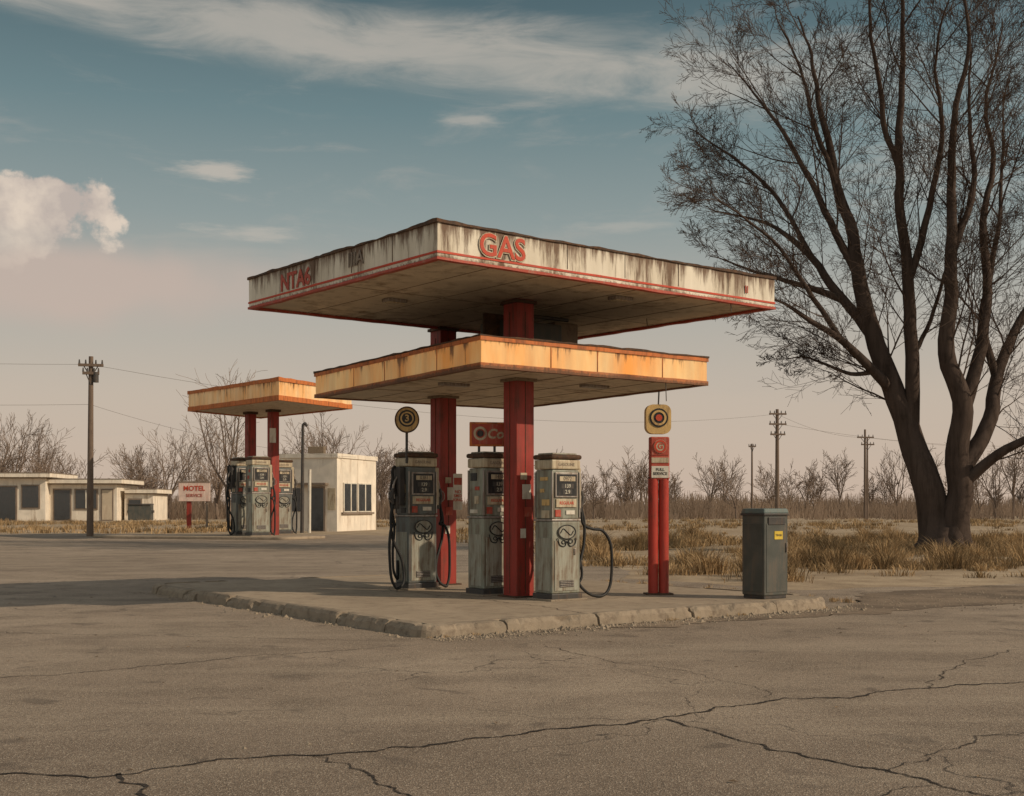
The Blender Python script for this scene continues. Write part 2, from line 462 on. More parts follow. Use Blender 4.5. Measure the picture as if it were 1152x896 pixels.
V = []; F = []
def pebble(x, y, z, s):
    b0 = len(V)
    for p in [(0, 0, 1), (1, 0, 0), (0, 1, 0), (-1, 0, 0), (0, -1, 0)]:
        j = [rnd.uniform(.6, 1.3) for _ in range(3)]
        V.append((x+p[0]*s*j[0]+rnd.uniform(-.3, .3)*s, y+p[1]*s*j[1], z+max(0, p[2])*s*.7*j[2]-.001))
    F.extend([(b0, b0+1, b0+2), (b0, b0+2, b0+3), (b0, b0+3, b0+4), (b0, b0+4, b0+1)])
N_, R_, L_ = Vector(ISL[0]), Vector(ISL[1]), Vector(ISL[3])
for i in range(2200):
    t = rnd.random(); p = N_.lerp(R_, t)+Vector((.57, -.82))*(abs(rnd.gauss(0, .22))+.02)
    pebble(p.x, p.y, .008, rnd.uniform(.004, .022) if rnd.random() < .93 else rnd.uniform(.02, .055))
for i in range(600):
    t = rnd.random(); p = N_.lerp(L_, t)+Vector((-.8, -.6))*(abs(rnd.gauss(0, .12))+.02)
    pebble(p.x, p.y, .006, rnd.uniform(.004, .018) if rnd.random() < .93 else rnd.uniform(.02, .06))
for i in range(1800):
    y = rnd.uniform(5, 26); x = rnd.uniform(-.5, .5)*y
    pebble(x, y, .006, rnd.uniform(.002, .008) if rnd.random() < .96 else rnd.uniform(.008, .02))
for i in range(1200):
    x = rnd.uniform(5, 13); y = 17.6+(x-5)*.52+rnd.gauss(.5, .8)
    pebble(x, y, .008, rnd.uniform(.004, .025))
mesh('gravel', V, F, M['kerb'])
V = []; F = []
for i in range(70):
    y = rnd.uniform(5.5, 20); x = rnd.uniform(-.48, .48)*y; s = rnd.uniform(.010, .034); a = rnd.uniform(0, 6.3); b0 = len(V)
    for k, (u, v, w) in enumerate([(-1, 0, 0), (0, .45, .3), (1, 0, .1), (0, -.45, .25)]):
        V.append((x+s*(u*math.cos(a)-v*math.sin(a)), y+s*(u*math.sin(a)+v*math.cos(a)), .01+w*s))
    F += [(b0, b0+1, b0+2), (b0, b0+2, b0+3)]
mesh('fallen_leaves', V, F, M['leaf'])

# ------------------------------------------------------------------ main canopy
can = empty('gas_station_canopy')
up = [(-.92, 14.8), (4.06, 18.57), (.91, 22.3), (-4.07, 18.57)]
lo = [(-.42, 16.3), (3.05, 18.8), (.04, 23.4), (-3.43, 20.96)]
UZ0, UZ1 = 4.57, 5.02
LZ0, LZ1 = 3.41, 3.80
fw = fascia_mat('white_fascia', (.74, .67, .55), (.60, .53, .41), UZ0, UZ1, .52)
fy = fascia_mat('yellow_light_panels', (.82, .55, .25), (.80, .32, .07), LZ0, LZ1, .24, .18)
frust = fascia_mat('orange_rusty_trim', (.48, .15, .04), (.30, .09, .03), LZ0, LZ1, .55)
ring('upper_fascia', up, 0, -.06, UZ0, UZ1, fw, can, .012, .02, .2, 1)
ring('upper_roof_flashing', up, .022, -.08, UZ1-.012, UZ1+.022, M['rust'], can, .01, .026, .09, 2)
ring('upper_red_stripe', up, .010, -.01, UZ0+.062, UZ0+.090, M['redtxt'], can, .004, .004, .2, 1)
ring('upper_drip_edge', up, .014, -.07, UZ0-.022, UZ0+.012, M['redfade'], can, .012, .004, .2, 3)
prism('upper_soffit', offset_quad(up, -.062), UZ0+.02, UZ0+.08, M['soffit'], can)
prism('upper_roof_deck', offset_quad(up, -.062), UZ1-.08, UZ1-.02, M['rust'], can)
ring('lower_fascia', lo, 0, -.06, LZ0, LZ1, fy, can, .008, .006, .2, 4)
ring('lower_top_trim', lo, .022, -.08, LZ1-.035, LZ1+.02, M['orange'], can, .006, .014, .15, 5)
ring('lower_top_flashing', lo, .03, -.09, LZ1+.022, LZ1+.045, M['rust'], can, .01, .02, .12, 6)
ring('lower_bottom_trim', lo, .020, -.08, LZ0-.02, LZ0+.05, frust, can, .008, .006, .15, 7)
prism('lower_soffit', offset_quad(lo, -.082), LZ0+.0, LZ0+.06, M['soffit'], can)
prism('lower_roof_deck', offset_quad(lo, -.082), LZ1-.08, LZ1-.02, M['rust'], can)
def soffit_seams(Q, z, n1, n2, pre):
    A = offset_quad(Q, -.1)
    for k in range(1, n1):
        a = A[0].lerp(A[1], k/n1); b = A[3].lerp(A[2], k/n1); rod(pre+'_seam', (a.x, a.y, z), (b.x, b.y, z), .006, M['soffit2'], can, sides=6)
    for k in range(1, n2):
        a = A[0].lerp(A[3], k/n2); b = A[1].lerp(A[2], k/n2); rod(pre+'_seam', (a.x, a.y, z), (b.x, b.y, z), .005, M['soffit2'], can, sides=6)
soffit_seams(up, UZ0+.019, 7, 2, 'upper'); soffit_seams(lo, LZ0-.001, 5, 3, 'lower')
for (i, j, N) in ((0, 1, 4), (3, 0, 4)):
    a = Vector(lo[i]); b = Vector(lo[j]); e = (b-a).normalized(); o = Vector((e.y, -e.x))
    for k in range(1, N):
        p = a.lerp(b, k/N+(.03 if k % 2 else -.02))+o*.005
        box('panel_joint', (p.x, p.y, (LZ0+LZ1)/2+.005), (.012, .010, LZ1-LZ0-.09), M['orange'], can, .002, math.atan2(e.y, e.x))
for (i, j, N) in ((0, 1, 6), (3, 0, 5)):
    a = Vector(up[i]); b = Vector(up[j]); e = (b-a).normalized(); o = Vector((e.y, -e.x))
    for k in range(1, N):
        p = a.lerp(b, k/N)+o*.002
        box('fascia_joint', (p.x, p.y, UZ0+.27), (.006, .010, .33), M['rust'], can, .001, math.atan2(e.y, e.x))
CROT = R(37)
colpos = [(.10, 18.0), (-1.19, 20.8)]
for k, (x, y) in enumerate(colpos):
    box('column', (x, y, (4.60+.14)/2), (.33, .33, 4.46), M['red'], can, .012, CROT)
    box('column_base_plate', (x, y, .155), (.46, .46, .03), M['rust'], can, .004, CROT)
    box('column_collar', (x, y, UZ0-.02), (.40, .40, .05), M['rust'], can, .004, CROT)
    box('column_collar', (x, y, LZ0-.02), (.40, .40, .05), M['soffit2'], can, .004, CROT)
    c, s = math.cos(CROT), math.sin(CROT)
    for u, v in ((0, -.168), (.168, 0), (-.168, 0)):
        box('column_seam', (x+u*c-v*s, y+u*s+v*c, 2.3), (.010 if u == 0 else .006, .006 if u == 0 else .010, 4.2), M['rust'], can, .001, CROT)
    for (zz, mm, ww, hh) in ((1.72, 'white', .16, .22), (1.42, 'redfade', .14, .14), (1.95, 'cream', .12, .10), (1.1, 'white', .10, .14)):
        v = -.170; u = kr.uniform(-.05, .05)
        box('column_sticker', (x+u*c-v*s, y+u*s+v*c, zz), (ww, .006, hh), M[mm], can, .001, CROT)
box('equipment_box', (.15, 19.6, 4.30), (1.15, .7, .34), M['bin'], can, .02, CROT)
box('equipment_box', (.75, 20.0, 4.32), (.5, .5, .42), M['soffit2'], can, .02, CROT)
box('equipment_bracket', (-.25, 19.1, 4.36), (.5, .06, .40), M['rust'], can, .01, CROT)
rod('conduit', (.3, 18.9, 4.5), (.9, 19.35, 4.5), .03, M['dark'], can)
for (x, y) in ((-1.75, 17.9), (1.6, 17.7)):
    box('light_fixture', (x, y, UZ0-.005), (.34, .2, .05), M['chrome'], can, .01, CROT)
    box('light_lens', (x, y, UZ0-.035), (.28, .14, .02), M['cream'], can, .004, CROT)
for (x, y) in ((-.9, 18.6), (1.3, 18.9)):
    box('light_fixture', (x, y, LZ0-.02), (.5, .16, .05), M['chrome'], can, .01, CROT)
for p, L in (((3.3, 18.1), .14), ((2.2, 19.6), .12), ((2.35, 18.35), .3)):
    zz = UZ0 if L < .2 else LZ0
    rod('hanging_wire', (p[0], p[1], zz), (p[0]+.01, p[1], zz-L), .008, M['wire'], can, sides=6)
tr = Vector((.797, .603)); nr = Vector((.603, -.797)); tl = Vector((-.641, .768)); nl = Vector((-.768, -.641))
ar = math.atan2(.603, .797); al = math.atan2(-.768, .641)
def onface(N, t, nn, s, off): p = Vector(N)+t*s+nn*off; return p.x, p.y
x, y = onface(up[0], tr, nr, .99, .016)
text('gas_lettering_outline', 'GAS', .40, (x, y, 4.805), ar, M['cream'], can, .002, .020)
x, y = onface(up[0], tr, nr, .99, .022)
text('gas_lettering', 'GAS', .40, (x, y, 4.81), ar, M['redtxt'], can, .003, .006)
x, y = onface(up[0], tl, nl, 3.47, .014)
text('side_lettering', 'NTA6', .34, (x, y, 4.79), al, M['redfade'], can, .003, .010)
x, y = onface(up[0], tl, nl, 1.85, .014)
text('side_lettering', 'IIIA', .28, (x, y, 4.84), al, M['roof'], can, .003, .002)
x, y = onface(up[0], tr, nr, 5.6, .014)
text('side_lettering', 'II', .16, (x, y, 4.78), ar, M['redfade'], can, .003, .002)

# ------------------------------------------------------------------ pumps
def pump(loc, rz, sc=1., body='pumpgrey', hoses=('R',), seed=0, big=1., height=2.12, number='0972'):
    e = empty('gas_pump', loc, rz, sc); b = M[body]; rr = random.Random(seed)
    W, D = .52, .40
    H = height
    box('plinth', (0, 0, .05), (W+.05, D+.05, .10), M['dark'], e, .01)
    box('footing', (0, 0, .012), (W+.16, D+.16, .024), M['kerb'], e, .004)
    box('lower_cabinet', (0, 0, .10+.52), (W, D, 1.04), b, e, .018)
    box('waist_trim', (0, 0, 1.155), (W+.02, D+.02, .03), M['chrome'], e, .006)
    box('upper_cabinet', (0, 0, 1.17+(H-.24-1.17)/2), (W-.02, D-.02, H-.24-1.17), b, e, .018)
    box('header', (0, 0, H-.165), (W+.015, D+.015, .14), M['cream'], e, .02)
    box('top_cap', (0, 0, H-.055), (W+.05, D+.05, .07), M['rust'], e, .03)
    box('top_cap_lid', (0, 0, H-.012), (W-.06, D-.06, .03), M['pumpgrey2'], e, .012)
    for sgn in (-1, 1):
        f = sgn*D/2; r = 0 if sgn < 0 else math.pi
        box('door', (0, f+sgn*.004, .50), (W-.09, .012, .72), M['pumpgrey2'], e, .004)
        box('door_handle', (.15, f+sgn*.018, .70), (.03, .02, .09), M['chrome'], e, .005)
        box('vent', (0, f+sgn*.012, .24), (.26, .008, .10), M['dark'], e, .002)
        for q in range(4): box('vent_slat', (0, f+sgn*.018, .205+q*.024), (.25, .008, .008), M['chrome'], e, .001)
        fu = sgn*(D-.02)/2
        box('window_frame', (0, fu+sgn*.010, 1.66), (W-.10, .03, .36), M['chrome'], e, .008)
        box('window', (0, fu+sgn*.022, 1.66), (W-.15, .014, .31), M['black'], e, .003)
        for q, (zz, s) in enumerate(((1.75, number), (1.645, '139'), (1.56, '2.9'))):
            box('counter_strip', (.01, fu+sgn*.029, zz), (.29-.06*q, .006, .068), M['dark' if q else 'cream'], e, .001)
            text('counter_digits', s, .078, (.01, fu+sgn*.034, zz), r, M['dark' if not q else 'digits'], e, .001)
        box('price_plate', (0, fu+sgn*.012, 1.40), (W-.14, .02, .12), M['cream'], e, .004)
        text('price_text', 'REGULAR', .062, (0, fu+sgn*.024, 1.40), r, M['redtxt'], e, .001, .001)
        box('sticker', (-.15*-sgn, fu+sgn*.008, 1.255), (.10, .012, .10), M['redfade'], e, .002)
        box('sticker', (.08*-sgn, fu+sgn*.008, 1.265), (.16, .012, .06), M['white'], e, .002)
        text('header_text', 'GASOLINE', .065, (0, sgn*((D+.015)/2+.003), H-.165), r, M['roof'], e, .001, .0)
        disc('emblem', (0, f+sgn*.014, .985), .105, .008, M['pumpgrey2'], e, sx=1.6)
        disc('emblem_ring', (0, f+sgn*.020, .985), .105, .008, M['black'], e, inner=.093, sx=1.6)
        hose('emblem_swirl', [(-.12, f+sgn*.02, .97), (-.07, f+sgn*.02, 1.03), (0, f+sgn*.02, .985), (.07, f+sgn*.02, .94), (.12, f+sgn*.02, 1.0)], .008, M['black'], e, 6)
        hose('emblem_swirl', [(-.17, f+sgn*.018, .90), (-.13, f+sgn*.018, .80), (-.04, f+sgn*.018, .78), (0, f+sgn*.018, .85), (.06, f+sgn*.018, .78), (.15, f+sgn*.018, .81), (.17, f+sgn*.018, .90)], .008, M['black'], e, 6)
        disc('emblem_ring', (-.06, f+sgn*.019, .84), .030, .007, M['black'], e, inner=.020, sx=1.3)
        disc('emblem_ring', (.07, f+sgn*.019, .85), .035, .007, M['black'], e, inner=.024, sx=1.2)
    for sgn in (-1, 1):
        sx = sgn*W/2
        box('side_panel', (sx+sgn*.003, 0, .52), (.010, D-.10, .76), M['pumpgrey2'], e, .003)
        for q in range(4):
            zz = 1.24+q*.17
            box('sticker', (sx-sgn*.006, rr.uniform(-.06, .06), zz), (.012, rr.uniform(.08, .2), rr.uniform(.05, .13)), M[rr.choice(['white', 'redfade', 'cream', 'yellow', 'black'])], e, .002)
    for sx in (-1, 1):
        for sy in (-1, 1):
            box('corner_trim', (sx*(W/2-.006), sy*(D/2-.006), 1.52), (.022, .022, .66), M['chrome'], e, .004)
    for side in hoses:
        k = 1 if side[0] == 'R' else -1; g = big; A = W/2
        box('nozzle_holder', (k*(A+.055), 0, 1.62), (.11, .20, .60), M['cream' if k > 0 else 'dark'], e, .015)
        box('nozzle_boot', (k*(A+.12), -.02, 1.36), (.05, .11, .20), M['dark'], e, .012)
        hose('nozzle_spout', [(k*(A+.15), -.02, 1.42), (k*(A+.17), -.02, 1.56), (k*(A+.15), -.02, 1.68), (k*(A+.10), -.02, 1.76)], .016, M['chrome'], e)
        hose('nozzle_body', [(k*(A+.17), -.02, 1.34), (k*(A+.20), -.02, 1.46), (k*(A+.17), -.02, 1.58)], .030, M['dark'], e)
        hose('trigger_guard', [(k*(A+.19), -.02, 1.36), (k*(A+.26), -.02, 1.42), (k*(A+.25), -.02, 1.52), (k*(A+.19), -.02, 1.56)], .008, M['chrome'], e)
        hose('hose', [(k*(A+.10), .04, 1.93), (k*(A+.16), .03, 1.84), (k*(A+.13), 0, 1.5), (k*(A+.22), -.03, 1.15), (k*(A+.20), -.05, .8), (k*(A+.07), -.10, .48), (k*(A+.04), -.12, .25), (k*(A+.02+.12*g), -.16, .10), (k*(A+.24*g+.05), -.18, .035),
                      (k*(A+.44*g), -.17, .05), (k*(A+.56*g), -.14, .20), (k*(A+.60*g), -.12, .55), (k*(A+.575*g), -.11, .82), (k*(A+.47*g), -.08, .99), (k*(A+.32*g), -.05, 1.02), (k*(A+.20), -.03, 1.10), (k*(A+.18), -.02, 1.36)], .022, M['rubber'], e)
        if g > .3:
            hose('hose', [(k*(A+.08), .10, 1.90), (k*(A+.15), .11, 1.45), (k*(A+.08), .10, 1.0), (k*(A+.02+.20*min(g, 1)), .08, .62), (k*(A+.05+.16*g), .04, .30), (k*(A+.05), .05, .16), (k*(A+.03), .08, .30), (k*(A+.015), .1, .45)], .020, M['rubber'], e)
    return e
pump((.66, 17.45, .148), R(37), 1., 'pumpgrey', ('R',), 1, 1.15, 2.12, '0972')
pump((-.34, 18.45, .148), R(37), 1.03, 'pumpgrey', ('R',), 2, .35, 2.12, '1450')
pump((-1.58, 19.75, .148), R(37), 1.04, 'pumpblue', ('L', 'R'), 3, .5, 2.16, '0381')

# ------------------------------------------------------------------ small signs on the island
s = empty('round_sign', (-1.70, 19.4, 0), R(8))
rod('post', (0, .03, 2.2), (0, .03, 2.72), .022, M['dark'], s)
disc('body', (0, 0, 2.90), .21, .09, M['yellow'], s, sx=.93)
disc('rim', (0, -.045, 2.90), .214, .02, M['rust'], s, inner=.192, sx=.93)
disc('logo', (0, -.050, 2.92), .135, .012, M['black'], s)
disc('logo_ring', (0, -.058, 2.92), .108, .010, M['yellow'], s, inner=.084)
text('logo_text', '3', .15, (0, -.058, 2.92), 0, M['yellow'], s, .002, .004)
s = empty('price_sign', (-.38, 18.3, 0), R(10))
rod('post', (-.12, .03, 2.1), (-.12, .03, 2.48), .02, M['dark'], s)
rod('post', (.12, .03, 2.1), (.12, .03, 2.48), .02, M['dark'], s)
box('board', (0, 0, 2.60), (.54, .05, .37), M['orange'], s, .012)
box('face', (0, -.027, 2.60), (.48, .008, .31), M['redfade'], s, .003)
disc('logo_ring', (-.11, -.035, 2.61), .105, .01, M['cream'], s, inner=.07)
disc('logo', (-.11, -.036, 2.61), .05, .01, M['black'], s)
text('sign_text', 'Co', .2, (.12, -.034, 2.60), 0, M['cream'], s, .002, .006, shear=.2)
s = empty('service_sign', (2.25, 18.45, .148), R(6))
box('base_plate', (0, 0, .012), (.42, .26, .024), M['rust'], s, .004)
for k in (-1, 1):
    rod('post', (k*.082, 0, .02), (k*.082, 0, 1.78), .079, M['redpost'], s, sides=28)
    rod('post_cap', (k*.082, 0, 1.78), (k*.082, 0, 1.80), .081, M['rust'], s)
box('lower_box', (.01, 0, 2.09), (.30, .15, .66), M['redfade'], s, .02)
box('lower_panel', (.01, -.079, 1.88), (.27, .008, .18), M['white'], s, .002)
text('panel_text', 'FULL\nSERVICE', .062, (.01, -.086, 1.885), 0, M['dark'], s, .001, .001)
box('red_panel', (.01, -.079, 2.27), (.27, .010, .26), M['redfade'], s, .002)
disc('red_logo', (.01, -.089, 2.27), .105, .012, M['cream'], s)
disc('red_logo_ring', (.01, -.097, 2.27), .10, .008, M['redtxt'], s, inner=.066)
text('logo_text', 'G', .12, (.01, -.098, 2.27), 0, M['redtxt'], s, .001, .003)
box('white_strip', (.01, -.079, 2.06), (.27, .010, .08), M['cream'], s, .002)
bm = bmesh.new(); bmesh.ops.create_cube(bm, size=1)
for v in bm.verts: v.co = Vector((v.co.x*.39, v.co.y*.14, v.co.z*.45))
bmesh.ops.bevel(bm, geom=[e for e in bm.edges if abs((e.verts[0].co-e.verts[1].co).y) > .05], offset=.11, segments=6, profile=.5, affect='EDGES')
o = from_bm('upper_box', bm, M['yellow'], s); o.location = (-.01, 0, 2.69)
disc('dark_logo', (-.01, -.074, 2.71), .145, .012, M['black'], s)
disc('dark_logo_ring', (-.01, -.082, 2.71), .118, .010, M['yellow'], s, inner=.086)
disc('dark_logo_dot', (-.01, -.084, 2.71), .05, .010, M['redtxt'], s)
rod('conduit', (.0, 0, 2.9), (.01, 0, 3.12), .012, M['dark'], s, sides=8)
s = empty('column_notice', (-.93, 20.55, 0), R(20))
box('board', (0, 0, 1.75), (.16, .02, .62), M['white'], s, .004)
box('band', (0, -.012, 1.93), (.14, .01, .12), M['redfade'], s, .002)
text('notice_text', 'NO\nSMO\nKING', .07, (0, -.013, 1.68), 0, M['redtxt'], s, .001, .001)

# ------------------------------------------------------------------ trash bin
tb = empty('trash_bin', (3.74, 17.75, .148), R(34))
box('plinth', (0, 0, .03), (.46, .42, .06), M['dark'], tb, .008)
box('body', (0, 0, .64), (.49, .45, 1.18), M['bin'], tb, .015)
box('front_panel', (0, -.227, .60), (.41, .010, 1.0), M['bin'], tb, .004)
box('side_panel', (-.247, 0, .60), (.010, .37, 1.0), M['bin'], tb, .004)
box('rim', (0, 0, 1.235), (.53, .49, .035), M['dark'], tb, .008)
box('lid', (0, 0, 1.285), (.52, .48, .075), M['binlid'], tb, .02, 0, .94)
box('flap', (0, -.236, 1.14), (.34, .012, .11), M['dark'], tb, .004)
box('yellow_label', (.04, -.236, .93), (.17, .006, .12), M['yellowlab'], tb, .001)
text('label_text', 'TRASH', .045, (.04, -.241, .93), 0, M['dark'], tb, .001)
box('handle', (.2, -.24, .75), (.02, .03, .14), M['chrome'], tb, .005)

# ------------------------------------------------------------------ second canopy further back
c2 = empty('gas_station_canopy')
q2 = [(-10.1, 52), (-7.6, 56.8), (-13.2, 63), (-15.7, 58.25)]
Z0, Z1 = 6.16, 7.02
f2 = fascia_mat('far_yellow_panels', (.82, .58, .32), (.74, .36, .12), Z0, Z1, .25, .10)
ring('fascia', q2, 0, -.1, Z0, Z1, f2, c2, .01, .02, .5, 1)
ring('top_trim', q2, .05, -.12, Z1-.08, Z1+.08, M['orange'], c2, .01, .03, .4, 2)
ring('bottom_trim', q2, .04, -.12, Z0-.05, Z0+.16, M['orange'], c2, .01, .02, .4, 3)
prism('soffit', offset_quad(q2, -.14), Z0, Z0+.1, M['soffit'], c2)
prism('roof_deck', offset_quad(q2, -.14), Z1-.2, Z1-.1, M['rust'], c2)
for (x, y) in ((-12.9, 59.2), (-11.5, 57.8)):
    box('column', (x, y, 3.1), (.42, .42, 6.1), M['red'], c2, .02, R(40))
    box('column_collar', (x, y, Z0-.06), (.55, .55, .12), M['rust'], c2, .01, R(40))
box('column_notice', (-11.45, 57.45, 4.9), (.3, .02, .7), M['white'], c2, .01, R(10))
c2i = empty('concrete_island')
prism('slab', [tuple(p) for p in rounded([(-10.2, 53.6), (-8.6, 56), (-12.6, 60.5), (-15.6, 59.6), (-20.5, 58.5), (-19, 56.2)], [.4]*6)], 0, .13, M['conc'], c2i, .03)
pump((-11.75, 55.5, .13), R(37), 1.72, 'pumpgrey', ('R',), 5, .3, 2.14)
pump((-12.75, 56.8, .13), R(37), 1.72, 'pumpblue', ('L', 'R'), 6, .4, 2.14)
pump((-11.35, 58.9, .13), R(37), 1.72, 'pumpblue', ('R',), 7, .3, 2.14)

# ------------------------------------------------------------------ booth
bt = empty('station_building', (-10.5, 72, 0), 0)
A0 = Vector((0, 0)); Rr = Vector((1.75, 5.2)); Ll = Vector((-3.6, .9)); Bk = Rr+Ll
hb = 4.55
prism('walls', [A0, Rr, Bk, Ll], 0, hb, M['wallw'], bt)
ring('parapet', [A0, Rr, Bk, Ll], .08, -.15, hb-.12, hb+.14, M['wallw'], bt, .0, .02, .6, 2)
prism('roof', offset_quad([A0, Rr, Bk, Ll], -.16), hb+.01, hb+.05, M['roof'], bt)
def wallbox(nm, a, b, t0, t1, z0, z1, mat, d=.04, proud=.01, parent=None):
    e = (b-a).normalized(); o = Vector((e.y, -e.x)); L = (b-a).length
    c = a+e*L*(t0+t1)/2+o*(proud)
    return box(nm, (c.x, c.y, (z0+z1)/2), (L*(t1-t0), d, z1-z0), mat, parent, .005, math.atan2(e.y, e.x))
for t0, t1 in ((.16, .46), (.52, .84)):
    wallbox('window_frame', A0, Rr, t0-.02, t1+.02, 1.15, 2.95, M['white'], .10, .02, bt)
    wallbox('window', A0, Rr, t0, t1, 1.22, 2.88, M['glass'], .06, .055, bt)
    wallbox('mullion', A0, Rr, (t0+t1)/2-.012, (t0+t1)/2+.012, 1.22, 2.88, M['white'], .04, .09, bt)
wallbox('window_sill', A0, Rr, .1, .9, 1.02, 1.14, M['roof'], .2, .05, bt)
wallbox('door_frame', Ll, A0, .52, .80, .02, 2.7, M['roof'], .10, .02, bt)
wallbox('door', Ll, A0, .55, .77, .05, 2.6, M['glass'], .06, .055, bt)
wallbox('window', Ll, A0, .14, .36, 1.2, 2.6, M['glass'], .06, .03, bt)
wallbox('awning', Ll, A0, .05, .85, 2.80, 2.92, M['roof'], .6, .2, bt)
wallbox('sign_band', Ll, A0, .84, .97, 1.3, 2.6, M['cream'], .04, .03, bt)
box('air_conditioner', (-1.6, 2.4, hb+.35), (1.0, .9, .6), M['soffit2'], bt, .03)

def lowb(loc, W, D, H, wins, wallm, over=.8):
    e = empty('white_building', loc, R(4))
    box('walls', (0, 0, H/2), (W, D, H), wallm, e, .02)
    box('roof_slab', (.3, -over/2, H+.22), (W+over, D+over, .44), M['wallw'], e, .03)
    box('roof_edge', (.3, -over/2, H+.47), (W+over+.1, D+over+.1, .07), M['roof'], e, .01)
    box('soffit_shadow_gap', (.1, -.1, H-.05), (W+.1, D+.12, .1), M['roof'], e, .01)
    for (x0, x1, z0, z1, mm) in wins:
        box('frame', ((x0+x1)/2, -D/2-.03, (z0+z1)/2), (x1-x0+.3, .12, z1-z0+.3), M['roof'], e, .01)
        box('window', ((x0+x1)/2, -D/2-.08, (z0+z1)/2), (x1-x0, .08, z1-z0), M[mm], e, .01)
        if x1-x0 > 1.6: box('mullion', ((x0+x1)/2, -D/2-.14, (z0+z1)/2), (.12, .06, z1-z0), M['white'], e, .01)
    return e
lowb((-55.5, 128, 0), 14, 9, 4.5, [(-5, -3, 1.4, 3.6, 'glass'), (-1.5, .8, 1.4, 3.6, 'glass'), (2.4, 4.0, 0.1, 3.5, 'glass'), (4.7, 6.3, 1.4, 3.6, 'glass')], M['wallw'])
lowb((-45.2, 130, 0), 7, 9, 3.9, [(-2.9, -1.3, .1, 3.2, 'glass'), (-.7, 1.4, 1.3, 3.2, 'glass'), (2.0, 3.0, 0.1, 3.2, 'walltan')], M['wallw'])
lowb((-39.9, 131, 0), 3.0, 7, 2.9, [(-1.0, .2, .8, 2.2, 'glass')], M['wallw'], .4)
dm = empty('dumpster', (-36.5, 118, 0), R(8))
box('bin', (0, 0, .9), (2.2, 1.5, 1.5), M['bin'], dm, .04); box('lid', (0, -.05, 1.72), (2.3, 1.65, .12), M['dark'], dm, .03, 0, .97)
for k in (-1, 1): box('fork_sleeve', (k*1.16, 0, 1.0), (.12, 1.0, .25), M['dark'], dm, .02)

rs = empty('roadside_sign', (-19.85, 75, 0), R(3))
box('board', (0, 0, 2.42), (1.95, .12, 1.2), M['pinksign'], rs, .02)
text('sign_text', 'MOTEL', .42, (0, -.075, 2.62), 0, M['redtxt'], rs, .004, .008)
text('sign_text', 'SERVICE', .28, (0, -.075, 2.18), 0, M['redfade'], rs, .004, .002)
box('frame_top', (0, -.01, 3.04), (2.02, .17, .06), M['roof'], rs, .005)
box('post', (-.35, .1, .92), (.28, .14, 1.85), M['red'], rs, .01)
box('post', (.75, .1, .92), (.12, .12, 1.85), M['roof'], rs, .01)

vp = empty('vent_pipe', (-11.9, 68, 0))
rod('pipe', (0, 0, 0), (0.05, 0, 5.9), .11, M['dark'], vp, .08); rod('pipe', (.4, .1, 0), (.42, .1, 3.6), .09, M['white'], vp)
hose('pipe_bend', [(.05, 0, 5.9), (.06, 0, 6.1), (.18, 0, 6.2), (.28, 0, 6.05)], .08, M['dark'], vp)

# ------------------------------------------------------------------ utility poles and wires
def pole(loc, H, r=.16, arms=((.5, 2.2),), lean=0, rz=0):
    e = empty('utility_pole', loc, rz)
    rod('pole', (0, 0, 0), (lean, 0, H), r, M['wood'], e, r*.65, 12)
    for dz, w in arms:
        box('crossarm', (lean, -.14, H-dz), (w, .12, .14), M['wood'], e, .01)
        for q in (-.45, -.2, .2, .45): rod('insulator', (lean+q*w, -.14, H-dz+.07), (lean+q*w, -.14, H-dz+.27), .05, M['dark'], e, .03, 8)
        rod('brace', (lean-.3*w, -.1, H-dz), (lean, -.1, H-dz-.6), .025, M['dark'], e, sides=6)
        rod('brace', (lean+.3*w, -.1, H-dz), (lean, -.1, H-dz-.6), .025, M['dark'], e, sides=6)
    return e
pl = pole((-21.1, 60, 0), 9.0, .17, ((.45, 1.2), (.85, .8)), .05, R(15))
rod('transformer', (.28, -.1, 7.7), (.28, -.1, 8.2), .14, M['dark'], pl)
pole((22.1, 100, 0), 9.6, .2, ((.4, 1.5), (1.25, 1.5), (2.1, 1.3)), 0, R(10))
pole((26.0, 130, 0), 8.3, .13, ((.3, .8),))
pole((35.3, 120, 0), 9.2, .15, ((.8, 1.7),), 0, R(5))
pole((37.9, 128, 0), 8.9, .13, ((.8, 1.4),))
V = []; F = []
def wire(a, b, sag, r):
    a = Vector(a); b = Vector(b); P = []
    for k in range(17):
        t = k/16; p = a.lerp(b, t); p.z -= sag*4*t*(1-t); P.append(p)
    tube(V, F, P, [r]*17, 4)
wire((-60, 48, 9.6), (-21.1, 60, 8.6), .6, .007); wire((-21.1, 60, 8.6), (22.1, 100, 9.2), 1.6, .008)
wire((-60, 48, 7.4), (-21.1, 60, 6.6), .6, .007); wire((-21.1, 60, 6.6), (-9.5, 73, 4.5), .5, .007)
wire((22.1, 100, 9.2), (35.3, 120, 8.4), .5, .010); wire((22.1, 100, 8.4), (60, 128, 8.2), .9, .010); wire((35.3, 120, 8.4), (80, 150, 9), .8, .010)
mesh('power_lines', V, F, M['wire'])

